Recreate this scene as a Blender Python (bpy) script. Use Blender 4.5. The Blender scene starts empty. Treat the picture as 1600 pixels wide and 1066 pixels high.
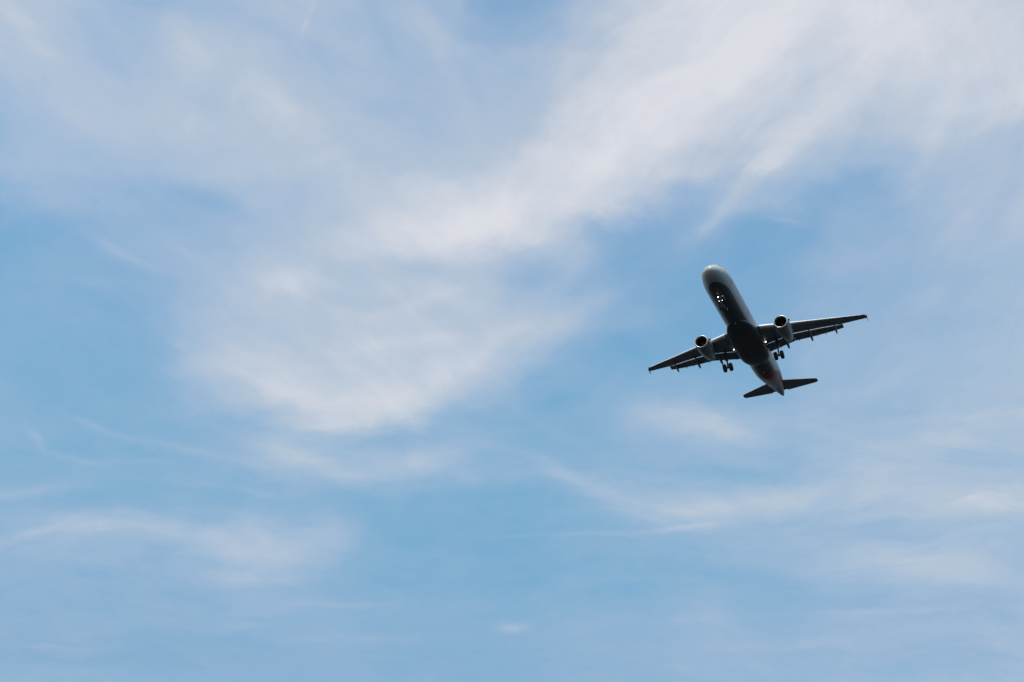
import bpy, math, bmesh
from mathutils import Matrix, Vector

# ------------------------------------------------------------------ camera
sc = bpy.context.scene
COL = sc.collection
CAM_H = 1.7
PITCH = 28.5
cam_d = bpy.data.cameras.new("camera")
cam = bpy.data.objects.new("camera", cam_d)
COL.objects.link(cam)
cam.location = (0, 0, CAM_H)
cam.rotation_euler = (math.radians(90 + PITCH), 0, 0)
cam_d.sensor_width = 36.0
cam_d.lens = 1707.996 * 36.0 / 1600.0
cam_d.clip_start = 0.1
cam_d.clip_end = 100000
sc.camera = cam

# ------------------------------------------------------------------ light
SUN_EL = math.radians(68)
SUN_AZ = math.radians(198)          # clockwise from +Y
sv = Vector((math.sin(SUN_AZ) * math.cos(SUN_EL), math.cos(SUN_AZ) * math.cos(SUN_EL), math.sin(SUN_EL)))
sun_d = bpy.data.lights.new("sun", 'SUN')
sun_d.energy = 4.0
sun_d.angle = math.radians(0.53)
sun_d.color = (1.0, 0.965, 0.91)
sun = bpy.data.objects.new("sun", sun_d)
COL.objects.link(sun)
sun.location = (0, 0, 300)
sun.rotation_euler = (-sv).to_track_quat('-Z', 'Y').to_euler()

sc.view_settings.view_transform = 'Standard'
sc.view_settings.look = 'None'
sc.view_settings.exposure = 0.0
sc.view_settings.gamma = 1.0

# ------------------------------------------------------------------ world: sky with a high thin cloud sheet
world = bpy.data.worlds.new("World")
sc.world = world
world.use_nodes = True
wt = world.node_tree
wt.nodes.clear()
SKY_STRENGTH = 0.15

class G:
    """small helper for writing node maths"""
    def __init__(s, nt): s.nt = nt
    def n(s, t, **k):
        o = s.nt.nodes.new(t)
        for a, b in k.items(): setattr(o, a, b)
        return o
    def put(s, sock, v):
        if hasattr(v, 'links'): s.nt.links.new(v, sock)
        else: sock.default_value = v
    def m(s, op, a, b=None, c=None, clamp=False):
        o = s.n('ShaderNodeMath', operation=op, use_clamp=clamp)
        s.put(o.inputs[0], a)
        if b is not None: s.put(o.inputs[1], b)
        if c is not None: s.put(o.inputs[2], c)
        return o.outputs[0]
    def v(s, op, a, b=None, scale=None):
        o = s.n('ShaderNodeVectorMath', operation=op)
        s.put(o.inputs[0], a)
        if b is not None: s.put(o.inputs[1], b)
        if scale is not None: s.put(o.inputs['Scale'], scale)
        return o.outputs['Value'] if op in ('DOT_PRODUCT', 'LENGTH') else o.outputs[0]
    def ramp(s, x, a, b, lo=0.0, hi=1.0, smooth=True):
        o = s.n('ShaderNodeMapRange', interpolation_type='SMOOTHSTEP' if smooth else 'LINEAR')
        s.put(o.inputs['Value'], x)
        o.inputs['From Min'].default_value = a; o.inputs['From Max'].default_value = b
        o.inputs['To Min'].default_value = lo; o.inputs['To Max'].default_value = hi
        return o.outputs[0]
    def xyz(s, x, y, z=0.0):
        o = s.n('ShaderNodeCombineXYZ')
        s.put(o.inputs[0], x); s.put(o.inputs[1], y); s.put(o.inputs[2], z)
        return o.outputs[0]
    def sep(s, v):
        o = s.n('ShaderNodeSeparateXYZ'); s.put(o.inputs[0], v)
        return o.outputs
    def noise(s, vec, scale, detail=4, rough=0.55, dist=0.0, color=False):
        o = s.n('ShaderNodeTexNoise', noise_dimensions='3D')
        s.put(o.inputs['Vector'], vec)
        o.inputs['Scale'].default_value = scale; o.inputs['Detail'].default_value = detail
        o.inputs['Roughness'].default_value = rough; o.inputs['Distortion'].default_value = dist
        return o.outputs['Color' if color else 0]
    def mixf(s, a, b, f):
        o = s.n('ShaderNodeMix', data_type='FLOAT')
        s.put(o.inputs[0], f); s.put(o.inputs[2], a); s.put(o.inputs[3], b)
        return o.outputs[0]
    def mixc(s, a, b, f, blend='MIX'):
        o = s.n('ShaderNodeMix', data_type='RGBA', blend_type=blend)
        s.put(o.inputs[0], f); s.put(o.inputs[6], a); s.put(o.inputs[7], b)
        return o.outputs[2]

def lin(r, g, b, k=1.0):
    f = lambda c: (c / 255 / 12.92 if c / 255 <= 0.04045 else ((c / 255 + 0.055) / 1.055) ** 2.4) * k
    return (f(r), f(g), f(b), 1.0)

#CLOUD_TABLE_BEGIN
XSPAN = 0.46839
ROWS = [
    (-0.3121, (0.20, 0.19, 0.17, 0.15, 0.14, 0.12, 0.10, 0.10, 0.12, 0.18, 0.20, 0.20, 0.20, 0.28, 0.32, 0.34, 0.36)),
    (-0.2441, (0.20, 0.19, 0.19, 0.20, 0.21, 0.19, 0.13, 0.09, 0.09, 0.14, 0.15, 0.19, 0.19, 0.31, 0.37, 0.41, 0.43)),
    (-0.2090, (0.21, 0.23, 0.27, 0.35, 0.37, 0.25, 0.08, 0.04, 0.04, 0.10, 0.13, 0.14, 0.19, 0.35, 0.45, 0.47, 0.45)),
    (-0.1768, (0.27, 0.35, 0.37, 0.37, 0.37, 0.37, 0.09, 0.04, 0.04, 0.13, 0.19, 0.19, 0.27, 0.35, 0.37, 0.47, 0.49)),
    (-0.1446, (0.25, 0.19, 0.15, 0.19, 0.17, 0.15, 0.13, 0.06, 0.06, 0.19, 0.33, 0.39, 0.41, 0.49, 0.49, 0.55, 0.55)),
    (-0.1153, (0.19, 0.17, 0.17, 0.24, 0.34, 0.44, 0.42, 0.36, 0.20, 0.21, 0.25, 0.25, 0.25, 0.39, 0.47, 0.49, 0.53)),
    (-0.0919, (0.15, 0.13, 0.11, 0.20, 0.32, 0.42, 0.32, 0.30, 0.16, 0.12, 0.23, 0.25, 0.25, 0.37, 0.43, 0.51, 0.53)),
    (-0.0714, (0.15, 0.09, 0.09, 0.18, 0.36, 0.68, 0.72, 0.34, 0.16, 0.09, 0.31, 0.35, 0.31, 0.39, 0.41, 0.53, 0.53)),
    (-0.0451, (0.17, 0.08, 0.08, 0.32, 0.66, 0.76, 0.74, 0.60, 0.28, 0.10, 0.15, 0.17, 0.18, 0.35, 0.39, 0.49, 0.53)),
    (-0.0158, (0.15, 0.09, 0.13, 0.54, 0.68, 0.72, 0.76, 0.74, 0.60, 0.20, 0.06, 0.06, 0.13, 0.35, 0.39, 0.45, 0.51)),
    (0.0193, (0.15, 0.15, 0.19, 0.42, 0.60, 0.66, 0.70, 0.70, 0.64, 0.38, 0.13, 0.06, 0.11, 0.31, 0.35, 0.41, 0.49)),
    (0.0603, (0.14, 0.21, 0.19, 0.36, 0.62, 0.68, 0.66, 0.70, 0.38, 0.30, 0.11, 0.06, 0.07, 0.31, 0.35, 0.43, 0.49)),
    (0.1013, (0.06, 0.15, 0.25, 0.38, 0.46, 0.68, 0.82, 0.88, 0.86, 0.58, 0.15, 0.17, 0.09, 0.23, 0.37, 0.53, 0.55)),
    (0.1364, (0.18, 0.37, 0.39, 0.33, 0.49, 0.63, 0.73, 0.81, 0.89, 0.89, 0.71, 0.33, 0.43, 0.17, 0.35, 0.55, 0.49)),
    (0.1657, (0.49, 0.51, 0.55, 0.59, 0.69, 0.71, 0.61, 0.63, 0.77, 0.95, 0.87, 0.69, 0.65, 0.53, 0.49, 0.63, 0.55)),
    (0.1950, (0.45, 0.59, 0.61, 0.67, 0.73, 0.67, 0.58, 0.57, 0.61, 0.89, 0.95, 0.87, 0.75, 0.71, 0.73, 0.71, 0.63)),
    (0.2242, (0.57, 0.59, 0.59, 0.64, 0.69, 0.61, 0.55, 0.53, 0.55, 0.81, 0.95, 0.93, 0.83, 0.79, 0.81, 0.81, 0.79)),
    (0.2535, (0.61, 0.57, 0.51, 0.64, 0.63, 0.57, 0.53, 0.51, 0.51, 0.69, 0.91, 0.96, 0.91, 0.87, 0.86, 0.89, 0.87)),
    (0.2828, (0.64, 0.57, 0.47, 0.59, 0.57, 0.57, 0.53, 0.49, 0.29, 0.53, 0.85, 0.96, 0.97, 0.91, 0.89, 0.89, 0.86)),
    (0.3121, (0.65, 0.61, 0.45, 0.49, 0.55, 0.61, 0.51, 0.45, 0.17, 0.45, 0.78, 0.93, 0.97, 0.97, 0.91, 0.87, 0.83)),
]
STREAKS = [
    (-0.4420, 0.2828, 0.0439, 0.0129, -50, 0.12),
    (-0.4245, 0.2184, 0.0585, 0.0129, -34, 0.07),
    (-0.3747, 0.2711, 0.0351, 0.0105, -55, -0.09),
    (-0.3337, 0.3062, 0.0263, 0.0070, -10, -0.10),
    (-0.2986, 0.2623, 0.0322, 0.0152, -42, 0.16),
    (-0.2166, 0.2125, 0.0761, 0.0263, -50, 0.10),
    (-0.2693, 0.1306, 0.0410, 0.0105, -25, -0.14),
    (-0.3571, 0.0808, 0.0410, 0.0053, -27, 0.12),
    (-0.3981, 0.0544, 0.0527, 0.0059, -5, 0.08),
    (-0.0644, 0.2535, 0.0527, 0.0094, -70, 0.08),
    (-0.1171, 0.2769, 0.0351, 0.0094, -60, -0.08),
    (-0.0849, 0.0662, 0.0234, 0.0088, -5, -0.14),
    (-0.1932, 0.2916, 0.0263, 0.0023, 65, 0.10),
    (-0.1522, 0.0662, 0.0351, 0.0082, -30, -0.06),
    (-0.1991, 0.0544, 0.0351, 0.0117, 10, 0.08),
    (-0.0585, 0.0457, 0.0527, 0.0059, 20, 0.08),
    (-0.0351, 0.1071, 0.0703, 0.0176, 28, 0.10),
    (-0.1405, 0.0369, 0.0468, 0.0059, 0, -0.06),
    (-0.2927, 0.0779, 0.0351, 0.0059, -40, 0.06),
    (0.1405, 0.2125, 0.1522, 0.0263, 38, 0.05),
    (0.2313, 0.1569, 0.0790, 0.0141, 43, 0.25),
    (0.1874, 0.1177, 0.0263, 0.0064, 42, 0.12),
    (0.1786, 0.1089, 0.0176, 0.0059, 38, 0.12),
    (0.2869, 0.2125, 0.0585, 0.0176, 48, 0.06),
    (0.3747, 0.1657, 0.0527, 0.0105, 62, 0.10),
    (0.4625, 0.1306, 0.0293, 0.0082, 70, 0.10),
    (0.2488, 0.1101, 0.0234, 0.0023, -12, 0.12),
    (0.2225, 0.1235, 0.0293, 0.0047, 10, 0.06),
    (0.3220, 0.0749, 0.0468, 0.0105, 0, 0.06),
    (0.4098, 0.1130, 0.0527, 0.0070, 50, 0.07),
    (0.0527, 0.0662, 0.0263, 0.0117, 50, 0.14),
    (0.0761, 0.0369, 0.0293, 0.0082, 20, 0.08),
    (0.0351, 0.0193, 0.0468, 0.0129, 12, 0.10),
    (0.1230, 0.0193, 0.0351, 0.0070, 20, 0.06),
    (0.3864, 0.0427, 0.0351, 0.0117, 60, 0.07),
    (-0.2049, -0.0451, 0.0644, 0.0152, -30, 0.07),
    (-0.2459, -0.0275, 0.0527, 0.0082, -28, 0.10),
    (-0.1083, -0.0626, 0.0468, 0.0176, 8, 0.07),
    (-0.0351, -0.0275, 0.0703, 0.0187, 18, 0.08),
    (0.0410, 0.0076, 0.0644, 0.0152, 12, 0.09),
    (-0.1756, 0.0369, 0.0703, 0.0059, -20, 0.06),
    (-0.0937, 0.0018, 0.0703, 0.0059, 8, 0.06),
    (-0.1756, -0.1124, 0.0556, 0.0105, -15, 0.20),
    (-0.2166, -0.0978, 0.0351, 0.0082, -10, 0.12),
    (-0.0878, -0.1077, 0.0585, 0.0094, 12, 0.16),
    (-0.1932, -0.0814, 0.0468, 0.0041, -6, -0.12),
    (-0.1405, -0.0948, 0.0351, 0.0047, 12, -0.08),
    (-0.0585, -0.0685, 0.0351, 0.0082, 30, -0.08),
    (-0.4333, -0.0878, 0.0164, 0.0035, -60, 0.14),
    (-0.4011, -0.1060, 0.0351, 0.0029, -18, 0.14),
    (-0.3571, -0.1107, 0.0351, 0.0023, -2, 0.08),
    (-0.3747, -0.0814, 0.0439, 0.0029, -22, 0.11),
    (-0.3103, -0.0978, 0.0468, 0.0029, -12, 0.10),
    (-0.2752, -0.1329, 0.0761, 0.0035, -5, 0.10),
    (-0.4333, -0.1352, 0.0527, 0.0053, 5, 0.14),
    (-0.4333, -0.1756, 0.0381, 0.0041, 18, 0.14),
    (-0.3806, -0.1727, 0.0527, 0.0082, -3, 0.13),
    (-0.2693, -0.1833, 0.1054, 0.0129, -5, 0.12),
    (-0.2166, -0.1961, 0.0527, 0.0094, -6, 0.10),
    (-0.3162, -0.1961, 0.0703, 0.0029, 3, 0.05),
    (-0.2459, -0.2125, 0.0703, 0.0070, -2, 0.13),
    (-0.1522, -0.2359, 0.0585, 0.0023, 1, 0.12),
    (-0.4215, -0.2816, 0.0293, 0.0029, -3, 0.12),
    (-0.0029, -0.2588, 0.0141, 0.0041, -4, 0.22),
    (0.1581, -0.0697, 0.0761, 0.0211, -6, 0.24),
    (0.2049, -0.0831, 0.0527, 0.0141, -10, 0.08),
    (0.0761, -0.1358, 0.0703, 0.0100, -25, 0.15),
    (0.0527, -0.1230, 0.0176, 0.0053, -20, 0.14),
    (0.0293, -0.1083, 0.0234, 0.0041, -20, 0.08),
    (0.1815, -0.1516, 0.0820, 0.0141, 4, 0.19),
    (0.1522, -0.1698, 0.0468, 0.0029, 8, 0.18),
    (0.2693, -0.1388, 0.0820, 0.0129, 9, 0.14),
    (0.0468, -0.1774, 0.0644, 0.0023, -1, 0.14),
    (0.2049, -0.1200, 0.0585, 0.0070, -2, -0.08),
    (0.3864, -0.0919, 0.0878, 0.0141, 16, 0.12),
    (0.4098, -0.0714, 0.0644, 0.0047, 8, 0.10),
    (0.4098, -0.1505, 0.0820, 0.0152, 0, 0.16),
    (0.3747, -0.2061, 0.0820, 0.0129, -12, 0.15),
    (0.4215, -0.2219, 0.0527, 0.0053, -2, 0.10),
    (0.4450, -0.0158, 0.0293, 0.0293, 60, 0.10),
    (0.3513, -0.0392, 0.0410, 0.0070, 30, 0.08),
    (0.2927, -0.0861, 0.0468, 0.0047, -20, 0.06),
    (0.3454, -0.2471, 0.0761, 0.0023, 0, 0.12),
    (0.1815, -0.2547, 0.0585, 0.0053, 3, 0.08),
    (0.2635, -0.2793, 0.0878, 0.0047, 0, 0.06),
    (0.1171, -0.2207, 0.0585, 0.0029, 3, 0.06),
    (0.0585, -0.0919, 0.0410, 0.0059, -30, 0.06),
    (-0.2927, -0.2734, 0.0878, 0.0059, -2, -0.03),
    (-0.1405, -0.2676, 0.0703, 0.0047, 0, 0.04),
]
WARP = (0.022, 0.045)
FIB = (0.70, 0.08, 0.28, 0.13, 0.45, 0.05)
SKYP = (1.0, 1.0)
SKYT = [tuple(v * 0.97 / 2.5 for v in c) + (1.0,) for c in ((0.90, 1.19, 1.25), (1.23, 1.78, 1.64), (1.36, 2.04, 1.87), (1.56, 2.30, 2.15))]
COVP = 0.85
CLOUDC = [(0.0, lin(182, 191, 218)), (0.45, lin(193, 202, 220)), (0.68, lin(199, 206, 218)), (1.0, lin(219, 221, 229))]

#CLOUD_TABLE_END

g = G(wt)
tc = g.n('ShaderNodeTexCoord')
D = tc.outputs['Generated']
el = math.radians(28.5)
NORTH = (0.0, math.cos(el), math.sin(el))
UPT = (0.0, -math.sin(el), math.cos(el))
den = g.m('MAXIMUM', g.v('DOT_PRODUCT', D, NORTH), 0.15)
S = g.m('DIVIDE', g.v('DOT_PRODUCT', D, (1, 0, 0)), den)          # tangents of the angle east of north ...
T = g.m('DIVIDE', g.v('DOT_PRODUCT', D, UPT), den)                # ... and above 28.5 degrees
dz = g.m('MAXIMUM', g.sep(D)[2], 0.03)
SHEET = g.v('SCALE', D, scale=g.m('DIVIDE', 1.0, dz))             # point on a flat cloud sheet overhead
ST = g.xyz(S, T, 0.0)

# the wind drags the sheet about: warp the lookup at three sizes
w1 = g.v('SUBTRACT', g.noise(ST, 5.0, 2, 0.5, color=True), (0.5, 0.5, 0.5))
w2 = g.v('SUBTRACT', g.noise(g.v('MULTIPLY', ST, (1.0, 1.5, 1.0)), 16.0, 4, 0.6, color=True), (0.5, 0.5, 0.5))
STw = g.v('ADD', ST, g.v('SCALE', w1, scale=WARP[0]))
STw = g.v('ADD', STw, g.v('SCALE', w2, scale=WARP[1]))
q = g.sep(STw)
X01 = g.m('MULTIPLY_ADD', q[0], 1.0 / (2 * XSPAN), 0.5)
dens = None
for j, (yt, row) in enumerate(ROWS):
    fc = g.n('ShaderNodeFloatCurve')
    cv = fc.mapping.curves[0]
    cv.points[0].location = (0.0, row[0]); cv.points[1].location = (1.0, row[-1])
    for i in range(1, len(row) - 1):
        cv.points.new(i / (len(row) - 1), row[i])
    fc.mapping.update()
    fc.inputs['Factor'].default_value = 1.0
    wt.links.new(X01, fc.inputs['Value'])
    if dens is None: dens = fc.outputs[0]
    else: dens = g.mixf(dens, fc.outputs[0], g.ramp(q[1], ROWS[j - 1][0], yt))

# single streaks and puffs: (s, t, half length, half width, angle, amount)
w3 = g.v('SUBTRACT', g.noise(ST, 30.0, 3, 0.6, color=True), (0.5, 0.5, 0.5))
STs = g.v('ADD', g.v('ADD', ST, g.v('SCALE', w1, scale=0.035)), g.v('SCALE', w3, scale=0.010))
streaks = 0.0
sst = g.sep(STs)
for (cs, ct, a, b, ang, amp) in STREAKS:
    mp = g.n('ShaderNodeMapping', vector_type='TEXTURE')
    g.put(mp.inputs['Vector'], g.xyz(sst[0], sst[1], streaks))   # the running sum rides along in z, scaled to nothing
    mp.inputs['Location'].default_value = (cs, ct, 0)
    mp.inputs['Rotation'].default_value = (0, 0, math.radians(ang))
    mp.inputs['Scale'].default_value = (a, b, 1e6)
    r2 = g.v('DOT_PRODUCT', mp.outputs[0], mp.outputs[0])
    e = g.m('EXPONENT', g.m('MULTIPLY', r2, -1.0))
    streaks = g.m('MULTIPLY_ADD', e, amp, streaks)

# fibres of ice, combed along the wind; its direction turns from left to right
def fibre(ang, stretch, scale, seed, detail=6, base=None):
    mp = g.n('ShaderNodeMapping', vector_type='TEXTURE')
    g.put(mp.inputs['Vector'], base if base is not None else STf)
    mp.inputs['Location'].default_value = (seed, seed * 1.7, 0)
    mp.inputs['Rotation'].default_value = (0, 0, math.radians(ang))
    mp.inputs['Scale'].default_value = (stretch, 1, 1)
    return g.noise(mp.outputs[0], scale, detail, 0.6, 0.4)
STf = g.v('ADD', ST, g.v('SCALE', w1, scale=0.10))
fR = fibre(38, 5.0, 16, 3.1)                 # upper right: rising to the right
fL = fibre(-28, 3.5, 13, 7.7)                # upper left: falling to the right
fB = fibre(-3, 6.0, 22, 12.3)                # low sky: nearly level
right = g.ramp(S, -0.12, 0.12)
top = g.mixf(fL, fR, right)
low = g.ramp(T, 0.02, -0.12)
fib = g.mixf(top, fB, low)
# combed wisps: a second, finer set drawn out along the same directions
wR = fibre(48, 9.0, 30, 21.3, 5); wRR = fibre(68, 6.0, 24, 27.3, 5); wR = g.mixf(wR, wRR, g.ramp(S, 0.22, 0.36))
wL = fibre(-40, 6.0, 26, 33.9, 5); wB = fibre(2, 9.0, 40, 41.2, 5)
wisp = g.m('SUBTRACT', g.mixf(g.mixf(wL, wR, right), wB, low), 0.5)
soft = g.noise(g.v('ADD', g.v('MULTIPLY', STf, (1.0, 1.35, 1.0)), (4.0, 2.0, 0.0)), 9.0, 7, 0.62, 0.5)
fibc = g.m('SUBTRACT', fib, 0.5)
softc = g.m('SUBTRACT', soft, 0.5)
streaks = g.m('MULTIPLY', streaks, g.m('MULTIPLY_ADD', fibc, 1.8, 1.0))
dens = g.m('ADD', dens, streaks)
thin = g.m('MULTIPLY', dens, g.m('SUBTRACT', 1.25, dens))        # fibres show where the veil is neither absent nor thick
amt = g.m('MULTIPLY', g.m('MULTIPLY_ADD', thin, FIB[0], FIB[1]), g.m('MULTIPLY_ADD', low, 0.9, 1.0))
dens = g.m('ADD', dens, g.m('MULTIPLY', fibc, amt))
dens = g.m('ADD', dens, g.m('MULTIPLY', softc, FIB[2]))
dens = g.m('ADD', dens, g.m('MULTIPLY', wisp, g.m('MULTIPLY', g.m('MULTIPLY_ADD', thin, FIB[4], FIB[5]), g.m('MULTIPLY_ADD', low, 0.9, 1.0))))
grain = g.noise(g.v('MULTIPLY', SHEET, (1.0, 0.6, 1.0)), 14.0, 5, 0.6, 0.6)
dens = g.m('ADD', dens, g.m('MULTIPLY', g.m('SUBTRACT', grain, 0.5), FIB[3]), clamp=True)

sky = g.n('ShaderNodeTexSky', sky_type='NISHITA')
sky.sun_disc = False
sky.sun_elevation = SUN_EL
sky.sun_rotation = SUN_AZ
sky.altitude = 0
sky.air_density = 1.0
sky.dust_density = SKYP[0]
sky.ozone_density = SKYP[1]
tn = g.n('ShaderNodeValToRGB')
te = tn.color_ramp.elements
te[0].position, te[0].color = 0.2, SKYT[0]
te[1].position, te[1].color = 0.6, SKYT[3]
for pos, c in ((0.35, SKYT[1]), (0.44, SKYT[2])):
    e = te.new(pos); e.color = c
g.put(tn.inputs[0], g.sep(D)[2])
blue = g.v('SCALE', g.mixc(sky.outputs[0], tn.outputs[0], 1.0, 'MULTIPLY'), scale=2.5 / 1.5)
cr = g.n('ShaderNodeValToRGB')
cr.color_ramp.interpolation = 'LINEAR'
els = cr.color_ramp.elements
els[0].position = 0.0; els[0].color = CLOUDC[0][1]
els[1].position = 1.0; els[1].color = CLOUDC[-1][1]
for pos, c in CLOUDC[1:-1]:
    e = els.new(pos); e.color = c
g.put(cr.inputs[0], dens)
cl = g.v('SCALE', cr.outputs[0], scale=1.0 / SKY_STRENGTH)
cover = g.m('MULTIPLY', g.m('POWER', dens, COVP), 1.0, clamp=True)
skyc = g.mixc(blue, cl, cover)
bg = g.n('ShaderNodeBackground')
g.put(bg.inputs['Color'], skyc)
bg.inputs['Strength'].default_value = SKY_STRENGTH
out = g.n('ShaderNodeOutputWorld')
wt.links.new(bg.outputs[0], out.inputs[0])
world.cycles.sampling_method = 'MANUAL'
world.cycles.sample_map_resolution = 512

# ------------------------------------------------------------------ materials
def mat(name, color, rough=0.5, metal=0.0, emit=None, estr=0.0, var=0.0, vscale=3.0, coat=0.0, seams=0.0):
    m = bpy.data.materials.new(name); m.use_nodes = True
    nt = m.node_tree; b = nt.nodes['Principled BSDF']
    b.inputs['Base Color'].default_value = (*color, 1); b.inputs['Roughness'].default_value = rough
    b.inputs['Metallic'].default_value = metal
    b.inputs['Coat Weight'].default_value = coat
    if var:
        h = G(nt); t = h.n('ShaderNodeTexCoord')
        nz = h.noise(h.v('MULTIPLY', t.outputs['Object'], (0.5, 1.0, 1.0)), vscale, 5, 0.6)
        f = h.ramp(nz, 0.3, 0.7, 1 - var, 1 + var)
        if seams:                      # skin joints running fore and aft and along the span
            o = h.sep(t.outputs['Object'])
            for ax_, pitch_ in ((0, 1.15), (1, 1.55)):
                fr_ = h.m('ABSOLUTE', h.m('SUBTRACT', h.m('FRACT', h.m('MULTIPLY', o[ax_], 1 / pitch_)), 0.5))
                f = h.m('MULTIPLY', f, h.ramp(fr_, 0.0, 0.035, seams, 1.0))
        c = h.v('SCALE', (*color,), scale=f)
        nt.links.new(c, b.inputs['Base Color'])
        nt.links.new(h.ramp(nz, 0.3, 0.7, rough * 0.85, min(1, rough * 1.2)), b.inputs['Roughness'])
    if emit:
        b.inputs['Emission Color'].default_value = (*emit, 1); b.inputs['Emission Strength'].default_value = estr
    return m

M_wing = mat('wing_grey', (0.20, 0.215, 0.235), 0.5, var=0.2, vscale=1.2, seams=0.55)
M_slat = mat('slat_light_grey', (0.80, 0.81, 0.82), 0.3, 0.0, var=0.04)
M_lip = mat('polished_metal', (0.62, 0.62, 0.63), 0.3, 0.8)
M_nac = mat('nacelle_paint', (0.21, 0.235, 0.25), 0.38, var=0.12)
M_dark = mat('dark_metal', (0.05, 0.05, 0.055), 0.45, 0.6)
M_duct = mat('inlet_duct', (0.02, 0.02, 0.022), 0.7)
M_fan = mat('fan_titanium', (0.02, 0.018, 0.018), 0.5, 0.3)
M_gear = mat('gear_grey', (0.12, 0.125, 0.13), 0.5, 0.1)
M_shiny = mat('oleo_chrome', (0.8, 0.8, 0.82), 0.15, 1.0)
M_tyre = mat('tyre_rubber', (0.022, 0.022, 0.022), 0.85)
M_glass = mat('window_glass', (0.012, 0.014, 0.016), 0.12)
M_bay = mat('gear_bay', (0.03, 0.03, 0.03), 0.8)
M_lamp = mat('lamp_lit', (0.9, 0.85, 0.8), 0.3, emit=(1.0, 0.90, 0.82), estr=6.0)
M_lampd = mat('lamp_dim', (0.5, 0.5, 0.5), 0.2, emit=(1.0, 0.9, 0.8), estr=0.25)
M_red = mat('beacon_red', (0.5, 0.02, 0.02), 0.3)

def fuselage_paint():
    m = bpy.data.materials.new('fuselage_paint'); m.use_nodes = True
    nt = m.node_tree; b = nt.nodes['Principled BSDF']; h = G(nt)
    t = h.n('ShaderNodeTexCoord')
    p = h.v('ADD', t.outputs['Object'], (20.0, 0.0, -BASE))      # metres aft of the nose, height about the axis
    x, y, z = h.sep(p)
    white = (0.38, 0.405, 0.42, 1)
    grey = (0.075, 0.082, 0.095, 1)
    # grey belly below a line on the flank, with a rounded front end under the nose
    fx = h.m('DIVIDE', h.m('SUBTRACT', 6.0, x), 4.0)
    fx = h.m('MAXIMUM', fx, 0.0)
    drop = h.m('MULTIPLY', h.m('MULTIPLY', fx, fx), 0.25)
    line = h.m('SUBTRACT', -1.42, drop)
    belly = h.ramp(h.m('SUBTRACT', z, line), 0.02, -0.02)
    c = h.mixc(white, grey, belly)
    # tail bands: maroon, then mauve, fading into pale grey blue
    s = h.m('SUBTRACT', x, h.m('MULTIPLY_ADD', h.m('ADD', z, 2.07), 2.1, 29.5))
    band = h.ramp(s, -0.03, 0.03)
    c2 = h.mixc((0.22, 0.008, 0.028, 1), (0.09, 0.03, 0.065, 1), h.ramp(s, 3.8, 5.6))
    c3 = h.mixc(c2, (0.06, 0.058, 0.10, 1), h.ramp(s, 5.0, 7.6))
    c4 = h.mixc(c3, (0.10, 0.115, 0.16, 1), h.ramp(x, 39.5, 43.0))
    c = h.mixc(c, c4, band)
    # frame joints, panel dirt
    fr = h.m('ABSOLUTE', h.m('SUBTRACT', h.m('FRACT', h.m('MULTIPLY', x, 1 / 3.2)), 0.5))
    fr = h.ramp(fr, 0.0, 0.006, 0.72, 1.0)
    nz = h.noise(h.v('MULTIPLY', p, (0.25, 1.5, 1.5)), 2.2, 6, 0.6)
    dirt = h.ramp(nz, 0.3, 0.75, 1.05, 0.85)
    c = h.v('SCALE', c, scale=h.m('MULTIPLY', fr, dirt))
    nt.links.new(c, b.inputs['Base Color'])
    b.inputs['Roughness'].default_value = 0.42
    b.inputs['Coat Weight'].default_value = 0.0
    return m

BASE = 4.56           # the axis of the fuselage above the lowest wheels
M_fus = fuselage_paint()

# ------------------------------------------------------------------ mesh helpers (coordinates: x aft of nose, y starboard, z above axis)
def empty(name, parent=None, mw=None):
    o = bpy.data.objects.new(name, None); COL.objects.link(o)
    if parent: o.parent = parent
    return o

def mk(name, verts, faces, m, parent, smooth=True, sharp=35, mats=None, fm=None):
    me = bpy.data.meshes.new(name)
    me.from_pydata([(v[0] - 20.0, v[1], v[2] + BASE) for v in verts], [], faces)
    bm = bmesh.new(); bm.from_mesh(me)
    bmesh.ops.remove_doubles(bm, verts=bm.verts, dist=1e-5)
    bmesh.ops.recalc_face_normals(bm, faces=bm.faces)
    bm.to_mesh(me); bm.free()
    me.materials.append(m)
    if smooth:
        me.shade_smooth(); me.set_sharp_from_angle(angle=math.radians(sharp))
    o = bpy.data.objects.new(name, me); COL.objects.link(o); o.parent = parent
    return o

def loft(rings, cap0=True, cap1=True, closed=True):
    n = len(rings[0]); V = [p for r in rings for p in r]; F = []
    for i in range(len(rings) - 1):
        for j in range(n if closed else n - 1):
            k = (j + 1) % n
            F.append((i * n + j, i * n + k, (i + 1) * n + k, (i + 1) * n + j))
    if cap0: F.append(tuple(range(n - 1, -1, -1)))
    if cap1: F.append(tuple(range((len(rings) - 1) * n, len(rings) * n)))
    return V, F

def join(*vf):
    V, F = [], []
    for v, f in vf:
        o = len(V); V += list(v); F += [tuple(i + o for i in q) for q in f]
    return V, F

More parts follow.
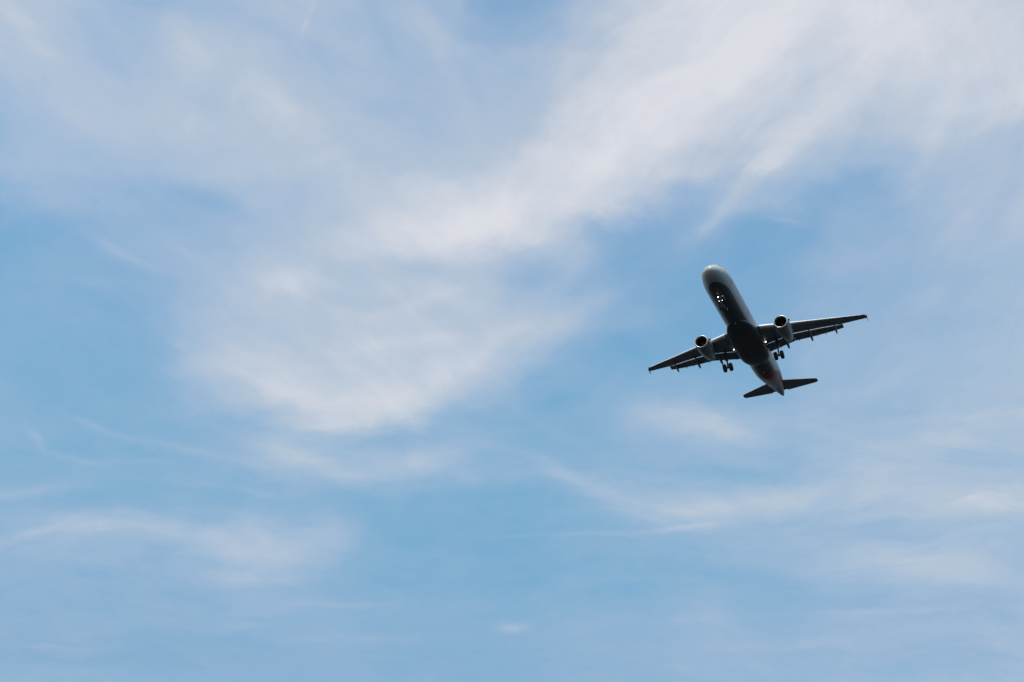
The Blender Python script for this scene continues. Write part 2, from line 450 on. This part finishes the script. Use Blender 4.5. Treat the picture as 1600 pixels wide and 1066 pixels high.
def catmull(xs, ys, x):
    if x <= xs[0]: return ys[0]
    if x >= xs[-1]: return ys[-1]
    i = max(k for k in range(len(xs)) if xs[k] <= x)
    h = xs[i + 1] - xs[i]; t = (x - xs[i]) / h
    def d(k):
        if k == 0: return (ys[1] - ys[0]) / (xs[1] - xs[0])
        if k == len(xs) - 1: return (ys[-1] - ys[-2]) / (xs[-1] - xs[-2])
        a = (ys[k] - ys[k - 1]) / (xs[k] - xs[k - 1]); b = (ys[k + 1] - ys[k]) / (xs[k + 1] - xs[k])
        return 0 if a * b <= 0 else 2 * a * b / (a + b)
    m0, m1 = d(i) * h, d(i + 1) * h
    return (2*t**3 - 3*t*t + 1)*ys[i] + (t**3 - 2*t*t + t)*m0 + (-2*t**3 + 3*t*t)*ys[i+1] + (t**3 - t*t)*m1

def tube(p0, p1, r0, r1=None, n=14, cap=True):
    r1 = r0 if r1 is None else r1
    p0, p1 = Vector(p0), Vector(p1); d = (p1 - p0).normalized()
    u = d.orthogonal().normalized(); w = d.cross(u)
    ring = lambda p, r: [tuple(p + u * math.cos(a) * r + w * math.sin(a) * r) for a in [2 * math.pi * k / n for k in range(n)]]
    return loft([ring(p0, r0), ring(p1, r1)], cap, cap)

def lathe(axis_pts, c, d=(1, 0, 0), n=48, cap0=False, cap1=False):
    """axis_pts: (distance along d, radius)"""
    d = Vector(d).normalized(); c = Vector(c)
    u = d.orthogonal().normalized(); w = d.cross(u)
    R = []
    for a, r in axis_pts:
        R.append([tuple(c + d * a + (u * math.cos(t) + w * math.sin(t)) * r) for t in [2 * math.pi * k / n for k in range(n)]])
    return loft(R, cap0, cap1)

def box(c, sx, sy, sz, rot=None):
    V = []
    for i in (-1, 1):
        for j in (-1, 1):
            for k in (-1, 1):
                p = Vector((i * sx / 2, j * sy / 2, k * sz / 2))
                if rot: p = rot @ p
                V.append(tuple(Vector(c) + p))
    F = [(0, 1, 3, 2), (4, 6, 7, 5), (0, 4, 5, 1), (2, 3, 7, 6), (0, 2, 6, 4), (1, 5, 7, 3)]
    return V, F

def plate(pts, off):
    """a flat outline given depth along off"""
    n = len(pts); off = Vector(off) / 2
    A = [tuple(Vector(p) - off) for p in pts]; B = [tuple(Vector(p) + off) for p in pts]
    return loft([A, B])

# ------------------------------------------------------------------ the airliner
ROT = Matrix(((0.42541, -0.90442, -0.03258), (0.90472, 0.4241, 0.04019), (-0.02253, -0.04657, 0.99866)))
AX = Vector((34.982, 142.882, 78.909 + CAM_H))
jet = empty('passenger_jet')
jet.matrix_world = Matrix.Translation(AX + ROT @ Vector((0, 0, -BASE))) @ ROT.to_4x4()
jet['label'] = 'white twin-engine passenger jet with dark belly and maroon tail band, wheels down, lamps lit'
jet['category'] = 'airplane'

FX = [0, .04, .15, .5, 1, 1.6, 2.2, 3, 4, 5.5, 6.5, 29.5, 32, 34, 37, 40, 42.5, 44, 44.45, 44.52]
FW = [0.02, .22, .44, .84, 1.15, 1.39, 1.56, 1.74, 1.88, 1.965, 1.975, 1.975, 1.93, 1.80, 1.5, 1.07, .65, .33, .2, .1]
FT = [-.47, -.27, -.08, .28, .64, 1.04, 1.46, 1.83, 2.00, 2.06, 2.07, 2.07, 2.07, 2.07, 2.02, 1.88, 1.65, 1.35, 1.2, 1.1]
FB = [-.51, -.72, -.90, -1.22, -1.48, -1.69, -1.82, -1.93, -2.02, -2.07, -2.07, -2.07, -1.9, -1.5, -.78, -.05, .42, .72, .8, .9]
def fus(x):
    return catmull(FX, FW, x), catmull(FX, FT, x), catmull(FX, FB, x)
def fus_pt(x, a, off=0.0):
    w, t, b = fus(x)
    return (x, math.cos(a) * (w + off), (t + b) / 2 + math.sin(a) * ((t - b) / 2 + off))
xs = [0, .04, .09, .15, .25, .37, .5, .65, .8, 1, 1.25, 1.6, 1.9, 2.2, 2.6, 3, 3.5, 4, 4.7, 5.5, 6.5] + \
     [6.5 + 23 * k / 12 for k in range(1, 13)] + [30.3, 31.2, 32, 33, 34, 35, 36, 37, 38, 39, 40, 41, 42, 42.7, 43.4, 44, 44.45, 44.52]
NS = 72
rings = [[fus_pt(x, 2 * math.pi * k / NS) for k in range(NS)] for x in xs]
fuselage = mk('fuselage', *loft(rings), M_fus, jet, sharp=50)

# cabin windows, doors and cockpit panes sit on the skin
def skin_patch(x0, x1, z0, z1, side, off=0.006, nx=3, nz=6, rnd=0.0):
    V = []
    for i in range(nx + 1):
        x = x0 + (x1 - x0) * i / nx
        w, t, b = fus(x); zc, hz = (t + b) / 2, (t - b) / 2
        for j in range(nz + 1):
            zz = z0 + (z1 - z0) * j / nz
            s = max(-1, min(1, (zz - zc) / hz)); a = math.asin(s)
            V.append((x, side * math.cos(a) * (w + off), zc + math.sin(a) * (hz + off)))
    F = [(i * (nz + 1) + j, (i + 1) * (nz + 1) + j, (i + 1) * (nz + 1) + j + 1, i * (nz + 1) + j + 1) for i in range(nx) for j in range(nz)]
    return V, F
doors_x = [4.6, 13.4, 27.0, 36.6]
for side in (-1, 1):
    x = 6.3
    while x < 35.6:
        if all(abs(x - d) > 0.7 for d in doors_x) :
            mk('cabin_window', *skin_patch(x - .115, x + .115, .42, .76, side, 0.008, 1, 2), M_glass, fuselage)
        x += 0.7
    for d in doors_x:
        V, F = join(skin_patch(d - .42, d - .39, -.55, 1.25, side, .01, 1, 8), skin_patch(d + .39, d + .42, -.55, 1.25, side, .01, 1, 8),
                    skin_patch(d - .42, d + .42, -.58, -.55, side, .01, 2, 1), skin_patch(d - .42, d + .42, 1.25, 1.28, side, .01, 2, 1),
                    skin_patch(d - .1, d + .1, .45, .72, side, .01, 1, 1))
        mk('cabin_door', V, F, M_bay, fuselage)
def pane(pts):
    V = [fus_pt(x, a, 0.007) for x, a in pts]
    return V, [tuple(range(len(V)))]
def pane_grid(x0, x1, x2, x3, a0, a1):
    """x0..x1 at angle a0, x2..x3 at angle a1"""
    V = []; N = 5
    for i in range(N + 1):
        f = i / N; a = a0 + (a1 - a0) * f
        for j in range(N + 1):
            k = j / N
            V.append(fus_pt((x0 + (x2 - x0) * f) * (1 - k) + (x1 + (x3 - x1) * f) * k, a, 0.008))
    F = [(i * 6 + j, i * 6 + j + 1, (i + 1) * 6 + j + 1, (i + 1) * 6 + j) for i in range(N) for j in range(N)]
    return V, F
for side in (-1, 1):
    fl = lambda a: a if side > 0 else math.pi - a
    r = math.radians
    mk('cockpit_window', *pane_grid(1.30, 1.95, 1.32, 2.05, fl(r(87.5)), fl(r(60))), M_glass, fuselage)
    mk('cockpit_window', *pane_grid(1.38, 2.15, 1.9, 2.6, fl(r(57)), fl(r(33))), M_glass, fuselage)
    mk('cockpit_window', *pane_grid(2.25, 2.9, 2.75, 3.1, fl(r(41)), fl(r(24))), M_glass, fuselage)
# small aerials and drain masts under the belly
for (x, h, l) in ((8.2, .32, .35), (12.6, .28, .3), (29.0, .3, .35)):
    V, F = plate([(x, 0, -2.04), (x + l, 0, -2.04), (x + l + .1, 0, -2.04 - h), (x + .22, 0, -2.04 - h)], (0, .03, 0))
    mk('blade_antenna', V, F, M_slat, fuselage, smooth=False)
mk('apu_exhaust', *lathe([(0, .13), (.14, .12), (.05, .09)], (44.46, 0, 1.0), (1, 0, .12), 20), M_dark, fuselage)

# belly fairing: a shallow tub round the wing root
BX = [12.6, 13.6, 14.8, 16.2, 18, 22.5, 24.5, 25.6, 26.4, 26.9]
BW = [.7, 1.35, 1.80, 2.10, 2.28, 2.30, 2.16, 1.85, 1.40, .8]
BB = [-2.03, -2.12, -2.24, -2.42, -2.5, -2.5, -2.42, -2.30, -2.17, -2.04]
BT = [-1.75, -1.45, -1.15, -.8, -.45, -.45, -.75, -1.05, -1.4, -1.75]
rings = []
for k in range(41):
    x = 12.6 + 14.3 * k / 40
    w, b, t = catmull(BX, BW, x), catmull(BX, BB, x), catmull(BX, BT, x)
    R_ = []
    for j in range(40):
        a = 2 * math.pi * j / 40; c, s = math.cos(a), math.sin(a)
        e = 0.72
        R_.append((x, w * math.copysign(abs(c) ** e, c), (t + b) / 2 + (t - b) / 2 * math.copysign(abs(s) ** e, s)))
    rings.append(R_)
M_belly = mat('belly_grey', (0.075, 0.082, 0.095), 0.4, var=0.2, vscale=1.2, seams=0.6)
fairing = mk('belly_fairing', *loft(rings), M_belly, jet, sharp=60)

# ---- wing
def wz(y): return -1.2 + .1213 * (y - 1.98)
def wle(y): return 16.68 + .5 * (y - 1.98)
def lerp_tab(tab, y):
    if y <= tab[0][0]: return tab[0][1]
    for (a, u), (b, v) in zip(tab, tab[1:]):
        if y <= b: return u + (v - u) * (y - a) / (b - a)
    return tab[-1][1]
def wslot(y): return lerp_tab(((1.98, 22.38), (6.4, 22.12), (10.5, 23.42), (13.2, 24.45)), y)
def wtwist(y): return math.radians(.8 - 2.0 * y / 17)
def wte(y): return wslot(y) if y < 13.2 else 24.5 + (y - 13.2) * (25.33 - 24.5) / 3.75
def thick(y): return .145 - .035 * min(1, (y - 1.98) / 15)
def camber(u): return .02 * 4 * u * (1 - u)
def halft(u, tc): return 5 * tc * (.2969 * math.sqrt(max(u, 0)) - .126 * u - .3516 * u**2 + .2843 * u**3 - .1015 * u**4)
def foil(xle, y, zle, chord, tc, uend=1.0, ustart=0.0, tw=0.0, n=16, refl=1):
    us = [ustart + (uend - ustart) * (1 - math.cos(math.pi * k / n)) / 2 for k in range(n + 1)]
    up = [(u, camber(u) + halft(u, tc)) for u in us]; lo = [(u, camber(u) - halft(u, tc)) for u in us]
    pts = list(reversed(up)) + lo[1:]
    ct, st = math.cos(tw), math.sin(tw)
    return [(xle + (u * ct + v * st) * chord, y, zle + (v * ct - u * st) * chord) for u, v in pts]

def build_wing(sd):
    ys = [.6, 1.98, 3, 4.2, 5.3, 6.4, 7.5, 9, 10.5, 12, 13.18, 13.24, 14, 15, 16, 16.5, 16.8, 16.93]
    R_ = []
    for y in ys:
        le = wle(y)
        if y > 16.5: le += (y - 16.5) ** 2 * 2.0
        te = wte(y)
        if y < 13.2: ch = (te - le) * 1.20; ue = 1 / 1.20
        else: ch = te - le; ue = 1.0
        tw = wtwist(y)
        k = thick(y) if y < 16.9 else .05
        r = foil(le, y, wz(y) + .0, ch, k, ue, 0, tw, 18)
        R_.append([(p[0], sd * p[1], p[2]) for p in r])
    wing = mk('wing', *loft(R_), M_wing, jet, sharp=38)
    # slats, lowered and run forward of the leading edge
    for (y0, y1) in ((2.6, 5.15), (6.55, 9.0), (9.04, 11.5), (11.54, 14.0), (14.04, 16.3)):
        R2 = []
        for k in range(5):
            y = y0 + (y1 - y0) * k / 4
            ch = (wte(y) - wle(y)) * (1.2 if y < 13.2 else 1.0)
            tw = wtwist(y) - math.radians(14)
            tc_ = thick(y) * .95
            ue = .13
            us = [ue * (1 - math.cos(math.pi * i / 10)) / 2 for i in range(11)]
            outer = [(u, camber(u) + halft(u, tc_)) for u in reversed(us)] + [(u, camber(u) - halft(u, tc_)) for u in us[1:8]]
            inner = [(u * .8 + .028, v * .62) for u, v in reversed(outer)]
            ct, st = math.cos(tw), math.sin(tw)
            sx, sz = wle(y) - .055 * ch * .75, wz(y) - .028 * ch
            R2.append([(sx + (u * ct + v * st) * ch, sd * y, sz + (v * ct - u * st) * ch) for u, v in outer + inner])
        mk('slat', *loft(R2), M_slat, wing, sharp=40)
    # flaps: main element and tab
    def flap(y0, y1, c0, c1, dfl):
        R3, R4 = [], []
        for k in range(7):
            f = k / 6; y = y0 + (y1 - y0) * f; c = lerp_tab(((2, 1.85), (6.4, 1.70), (8.8, 1.60), (11.3, 1.32), (13.2, .90)), y)
            ch = (wslot(y) - wle(y)) * 1.2; tw = wtwist(y)
            lez = wz(y) + ch * ((camber(1 / 1.2) - halft(1 / 1.2, thick(y))) * math.cos(tw) - math.sin(tw) / 1.2) - .01
            x0 = wslot(y) + .08
            a = math.radians(dfl)
            R3.append([(p[0], sd * p[1], p[2]) for p in foil(x0, y, lez, c * .72, .15, 1, 0, a, 12)])
            xe = x0 + math.cos(a) * c * .66; ze = lez - math.sin(a) * c * .66 + .01
            R4.append([(p[0], sd * p[1], p[2]) for p in foil(xe, y, ze, c * .36, .12, 1, 0, a + math.radians(9), 8)])
        fl = mk('flap', *loft(R3), M_wing, wing, sharp=40)
        fl.data.materials.append(M_slat)                       # light grey put on the flap nose to brighten the sunlit slot line
        for p in fl.data.polygons:
            pc = p.center
            if pc.x + 20 < wslot(abs(pc.y)) + .08 + .11 and abs(p.normal.y) < .9: p.material_index = 1
        return R4
    t1 = flap(2.28, 6.34, 0, 0, 8)
    t2 = flap(6.36, 13.42, 0, 0, 8)
    mk('flap_tab', *loft(t1), M_wing, wing, sharp=40)
    mk('flap_tab', *loft(t2), M_wing, wing, sharp=40)
    # canoe fairings over the flap tracks
    for (y, xe, ze, w, L) in ((5.15, 24.90, -1.6, .25, 3.2), (8.7, 25.1, -1.2, .24, 3.2), (12.3, 25.6, -.62, .20, 2.6)):
        R5 = []
        x0 = xe - L
        for k in range(15):
            u = k / 14; x = x0 + L * u
            prof = math.sin(math.pi * u ** 1.5) ** .6 if 0 < u < 1 else 0.02
            prof = max(prof, .02)
            zt = wz(y) - .16 - max(0, u - .45) * (wz(y) - .16 - ze) / .55
            zc = zt - .10 * prof
            R5.append([(x, sd * y + w * prof * math.cos(t) * .8, zc + .30 * prof * math.sin(t) * (1.0)) for t in [2 * math.pi * q_ / 14 for q_ in range(14)]])
        mk('flap_fairing', *loft(R5), M_wing, wing, sharp=50)
    # small hinge arms behind the flaps
    for (y, x, z) in ((2.75, 24.15, -1.7), (4.1, 24.0, -1.6), (6.95, 24.0, -1.15), (9.6, 24.75, -.75), (10.8, 25.05, -.6)):
        V, F = plate([(x - .9, sd * y, z + .10), (x - .25, sd * y, z + .12), (x, sd * y, z - .06), (x - .2, sd * y, z - .10), (x - .8, sd * y, z - .02)], (0, .07, 0))
        mk('flap_hinge', V, F, M_wing, wing, smooth=False)
    # wingtip fence
    ty = 16.95; xt, zt = wle(ty), wz(ty)
    pts = [(xt + .25, zt + .02), (xt + 1.15, zt + .70), (xt + 1.55, zt + .74), (xt + 1.30, zt + .02), (xt + 1.52, zt - .34), (xt + 1.36, zt - .38), (xt + .55, zt - .06)]
    def fence(off):
        return [(px, sd * (ty + off), pz) for px, pz in pts]
    V, F = loft([fence(-.03), fence(.03)])
    mk('wingtip_fence', V, F, M_wing, wing, smooth=False)
    # aileron seam and spoiler seams
    for (ya, yb) in ((13.5, 16.3),):
        P = []
        for y in (ya, yb):
            x = wte(y) - (wte(y) - wle(y)) * .27
            P.append((x, sd * y, wz(y)))
        zoff = -.115
        V, F = plate([(P[0][0], P[0][1], P[0][2] + zoff), (P[1][0], P[1][1], P[1][2] + zoff + .04), (P[1][0] + .04, P[1][1], P[1][2] + zoff + .04), (P[0][0] + .04, P[0][1], P[0][2] + zoff)], (0, 0, .012))
    # navigation lamp at the tip
    mk('navigation_lamp', *lathe([(-.12, .01), (-.08, .05), (.06, .07), (.2, .07)], (wle(16.7) + .04, sd * 16.72, wz(16.7)), n=12), M_red if sd < 0 else M_glass, wing)
    # landing lamp hanging under the root
    lx, ly, lz = 21.05, 2.42, -1.62
    mk('landing_lamp', *join(lathe([(0.02, .125), (.0, .13), (.12, .13), (.2, .06)], (lx, sd * ly, lz), n=18, cap1=True), tube((lx + .1, sd * ly, lz + .1), (lx + .1, sd * ly, lz + .5), .03)), M_gear, wing)
    mk('lamp_lens', *lathe([(.0, .0001), (.012, .095)], (lx + .005, sd * ly, lz), n=18), M_lamp, wing)
    return wing
wings = {sd: build_wing(sd) for sd in (-1, 1)}

# ---- engines
def build_engine(sd):
    eng = empty('engine', jet)
    c = Vector((15.34, sd * 5.88, -2.19)); ax = Vector((1, 0, .03)).normalized()
    outer = [(.10, 1.01), (.22, 1.04), (.5, 1.065), (1.0, 1.10), (1.8, 1.11), (2.7, 1.08), (3.5, 1.0), (4.3, .87), (5.0, .74), (5.5, .64), (5.62, .62), (5.62, .59), (5.0, .60)]
    mk('nacelle', *lathe(outer, c, ax, 56), M_nac, eng, sharp=45)
    lip = [(.42, .82), (.25, .82), (.12, .84), (.04, .87), (.005, .90), (.0, .93), (.015, .96), (.05, .987), (.10, 1.01)]
    mk('inlet_lip', *lathe(lip, c, ax, 56), M_lip, eng, sharp=70)
    mk('inlet_duct', *lathe([(.42, .82), (.8, .83), (1.25, .84)], c, ax, 48), M_duct, eng)
    V, F = lathe([(1.3, .02), (1.3, .84)], c, ax, 32)
    u = ax.orthogonal().normalized(); w = ax.cross(u)
    parts = [(V, F)]
    for k in range(22):
        a = 2 * math.pi * k / 22; r_ = u * math.cos(a) + w * math.sin(a); t_ = ax.cross(r_)
        p = [c + ax * 1.0 + r_ * .24, c + ax * 1.22 + r_ * .24 + t_ * .10, c + ax * 1.22 + r_ * .82 + t_ * .22, c + ax * 1.05 + r_ * .82 + t_ * .02]
        parts.append(plate([tuple(v) for v in p], tuple(t_ * .012)))
    mk('fan', *join(*parts), M_fan, eng, smooth=False)
    mk('spinner', *lathe([(.72, .005), (.78, .07), (.9, .16), (1.05, .25)], c, ax, 24), M_dark, eng)
    mk('exhaust_cone', *lathe([(4.9, .40), (5.4, .30), (5.9, .12), (6.05, .01)], c, ax, 24), M_dark, eng)
    mk('exhaust_duct', *lathe([(5.0, .60), (4.9, .40)], c, ax, 32), M_duct, eng)
    # pylon: from the top of the nacelle over the wing's leading edge
    y = c.y; R_ = []
    for (x, zb, zt, w_) in ((16.5, -1.14, -1.08, .03), (17.0, -1.2, -.90, .12), (17.8, -1.25, -.66, .19), (18.6, -1.3, -.56, .22), (19.6, -1.35, -.70, .22), (20.6, -1.75, -1.0, .20), (21.6, -1.75, -1.05, .15), (22.6, -1.5, -1.1, .04)):
        zc, h_ = (zb + zt) / 2, (zt - zb) / 2
        R_.append([(x, y + w_ * math.copysign(abs(math.cos(t)) ** .6, math.cos(t)), zc + h_ * math.copysign(abs(math.sin(t)) ** .6, math.sin(t))) for t in [2 * math.pi * q_ / 20 for q_ in range(20)]])
    mk('engine_pylon', *loft(R_), M_nac, eng, sharp=50)
    # strakes on both shoulders of the nacelle
    a = math.radians(40); rr = 1.10
    for s2 in (-1, 1):
        base = lambda x: Vector((x, y + s2 * math.cos(a) * rr, c.z + math.sin(a) * rr + .03 * (x - 15.34)))
        o_ = Vector((0, s2 * math.cos(a), math.sin(a))) * .30
        V, F = plate([tuple(base(16.3)), tuple(base(17.3)), tuple(base(17.3) + o_), tuple(base(16.95) + o_)], (0, .03, .03))
        mk('nacelle_strake', V, F, M_dark, eng, smooth=False)
    # drain mast
    V, F = plate([(18.0, y, -3.24), (18.25, y, -3.22), (18.3, y, -3.40), (18.18, y, -3.42)], (0, .03, 0))
    mk('drain_mast', V, F, M_nac, eng, smooth=False)
for sd in (-1, 1): build_engine(sd)

# ---- tail
def build_stab(sd):
    R_ = []
    for y, le, te in ((.2, 38.25, 42.55), (1.0, 38.75, 42.6), (2.5, 39.70, 42.76), (4.5, 40.98, 43.05), (5.8, 41.8, 43.22), (6.12, 42.05, 43.26), (6.2, 42.35, 43.26)):
        R_.append([(p[0], sd * p[1], p[2]) for p in foil(le, y, .75 + .107 * y, te - le, .10 if y < 6.15 else .04, 1, 0, math.radians(-1), 14)])
    st = mk('horizontal_stabilizer', *loft(R_), M_wing, jet, sharp=40)
    # elevator: a slightly drooped flap closing the trailing edge
    R2 = []
    for y in (1.25, 3.5, 5.95):
        f = (y - 1.0) / 4.8
        te = 42.62 + .62 * f; ch_ = 1.25 - .68 * f
        R2.append([(p[0], sd * p[1], p[2]) for p in foil(te - ch_ + .03, y, .75 + .107 * y - .02, ch_, .13, 1, 0, math.radians(2.5), 8)])
    mk('elevator', *loft(R2), M_wing, st, sharp=40)
for sd in (-1, 1): build_stab(sd)
# fin, mostly hidden behind the fuselage
R_ = []
for z, le, te in ((1.4, 35.6, 42.6), (2.2, 36.4, 42.65), (3.5, 37.6, 42.9), (5.5, 39.3, 43.4), (7.3, 40.85, 43.85), (7.75, 41.4, 43.95)):
    r = foil(le, 0, 0, te - le, .10 if z < 7.7 else .04, 1, 0, 0, 14)
    R_.append([(p[0], p[2] - camber((p[0] - le) / (te - le)) * (te - le), z) for p in r])
M_fin = mat('fin_paint', (0.22, 0.10, 0.16), 0.35)
fin = mk('vertical_fin', *loft(R_), M_fin, jet, sharp=40)

# ---- landing gear
def wheel(name, c, r, w, parent, n=36):
    prof = [(-w / 2 * .35, r * .30), (-w / 2 * .55, r * .52), (-w / 2 * .80, r * .60), (-w / 2, r * .74), (-w / 2 * .98, r * .86), (-w / 2 * .78, r * .965), (-w * .2, r), (w * .2, r),
            (w / 2 * .78, r * .965), (w / 2 * .98, r * .86), (w / 2, r * .74), (w / 2 * .80, r * .60), (w / 2 * .55, r * .52), (w / 2 * .35, r * .30)]
    o = mk(name, *lathe(prof, c, (0, 1, 0), n, True, True), M_tyre, parent, sharp=50)
    o.data.materials.append(M_gear)
    for p in o.data.polygons:
        q_ = p.center
        rr = math.hypot(q_.x + 20 - c[0], q_.z - BASE - c[2])
        if rr < r * .56: p.material_index = 1
    return o
def main_gear(sd):
    gr = empty('main_landing_gear', jet)
    gx, gy, gz = 21.87, 3.87, -3.94
    V, F = join(tube((gx - .05, sd * (gy + .05), -1.25), (gx, sd * gy, -2.75), .17, .16), tube((gx, sd * gy, -2.7), (gx, sd * gy, gz + .02), .10, .10),
                tube((gx, sd * (gy - .55), gz), (gx, sd * (gy + .55), gz), .095), tube((gx, sd * gy, gz + .18), (gx, sd * gy, gz - .12), .15),
                tube((gx + .02, sd * (gy - .05), -2.25), (gx + .05, sd * (gy - 1.35), -1.55), .06), tube((gx - .1, sd * gy, -2.0), (gx - 1.0, sd * (gy - .1), -1.45), .05))
    mk('gear_strut', V, F, M_gear, gr, sharp=40)
    V, F = join(plate([(gx + .12, sd * gy - .06, -2.62), (gx + .42, sd * gy, -3.12), (gx + .36, sd * gy, -3.2), (gx + .1, sd * gy, -2.8)], (0, .12, 0)),
                plate([(gx + .42, sd * gy, -3.12), (gx + .12, sd * gy, -3.85), (gx + .08, sd * gy, -3.7), (gx + .34, sd * gy, -3.2)], (0, .12, 0)))
    mk('torque_link', V, F, M_gear, gr, smooth=False)
    for s2 in (-1, 1):
        wheel('wheel', (gx, sd * gy + s2 * .465, gz), .63, .47, gr)
    V, F = plate([(gx - .42, sd * (gy + .30), -1.45), (gx + .38, sd * (gy + .30), -1.45), (gx + .30, sd * (gy + .22), -2.7), (gx - .30, sd * (gy + .22), -2.7)], (0, .035, 0))
    mk('gear_door', V, F, M_belly, gr, smooth=False)
for sd in (-1, 1): main_gear(sd)

ng = empty('nose_landing_gear', jet)
nx, nz_ = 5.03, -3.84
V, F = join(tube((nx - .35, 0, -1.9), (nx - .06, 0, -3.15), .12, .11), tube((nx - .06, 0, -3.1), (nx, 0, nz_ + .02), .07), tube((nx, -.30, nz_), (nx, .30, nz_), .06),
            tube((nx - .08, 0, -3.0), (nx - 1.15, 0, -2.0), .05), tube((nx - .2, -.38, -2.72), (nx - .2, .38, -2.72), .03),
            plate([(nx - .12, 0, -3.0), (nx - .34, 0, -3.35), (nx - .28, 0, -3.42), (nx - .08, 0, -3.2)], (0, .1, 0)), plate([(nx - .34, 0, -3.35), (nx - .04, 0, -3.76), (nx - .02, 0, -3.6), (nx - .26, 0, -3.3)], (0, .1, 0)))
mk('gear_strut', V, F, M_gear, ng, sharp=40)
for s2 in (-1, 1): wheel('wheel', (nx, s2 * .25, nz_), .38, .21, ng)
for s2 in (-1, 1):
    V, F = plate([(nx - .35, s2 * .42, -2.0), (nx + .55, s2 * .42, -2.02), (nx + .5, s2 * .50, -2.6), (nx - .3, s2 * .50, -2.6)], (0, .03, 0))
    mk('gear_door', V, F, M_wing, ng, smooth=False)
V, F = skin_patch(4.35, 5.75, -2.05, -1.97, 1, .012, 4, 2)
V2, F2 = skin_patch(4.35, 5.75, -2.05, -1.97, -1, .012, 4, 2)
def lamp(name, x, y, z, r, m, parent):
    o = mk(name, *join(lathe([(.02, r * 1.02), (0, r * 1.12), (.08, r * 1.1), (.16, r * .5)], (x, y, z), (1, 0, 0), 16, False, True)), M_gear, parent)
    mk('lamp_lens', *lathe([(0, .0001), (.01, r)], (x + .008, y, z), (1, 0, 0), 16), m, parent)
lamp('landing_lamp', nx - .36, .28, -2.32, .085, M_lamp, ng)
lamp('landing_lamp', nx - .36, -.34, -2.32, .09, M_lampd, ng)
lamp('taxi_lamp', nx - .28, .22, -2.95, .045, M_lamp, ng)
lamp('taxi_lamp', nx - .28, -.22, -2.95, .045, M_lamp, ng)

# ------------------------------------------------------------------ ground
def make_ground():
    me = bpy.data.meshes.new('ground'); V = [(0, 0, 0)]; F = []; n = 96
    radii = [50, 400, 3000, 40000]
    for r in radii:
        V += [(math.cos(2 * math.pi * k / n) * r, math.sin(2 * math.pi * k / n) * r, 0) for k in range(n)]
    for k in range(n): F.append((0, 1 + k, 1 + (k + 1) % n))
    for i in range(len(radii) - 1):
        for k in range(n):
            a = 1 + i * n; b = 1 + (i + 1) * n; j = (k + 1) % n
            F.append((a + k, b + k, b + j, a + j))
    me.from_pydata(V, [], F)
    m = bpy.data.materials.new('ground_scrub'); m.use_nodes = True
    nt = m.node_tree; h = G(nt); b = nt.nodes['Principled BSDF']
    t = h.n('ShaderNodeTexCoord')
    nz = h.noise(t.outputs['Object'], 0.02, 8, 0.65)
    c = h.mixc((0.009, 0.013, 0.015, 1), (0.021, 0.022, 0.024, 1), h.ramp(nz, .4, .65))
    nt.links.new(c, b.inputs['Base Color']); b.inputs['Roughness'].default_value = .95
    b.inputs['Specular IOR Level'].default_value = .1
    me.materials.append(m)
    o = bpy.data.objects.new('ground', me); COL.objects.link(o)
    o['kind'] = 'structure'
make_ground()
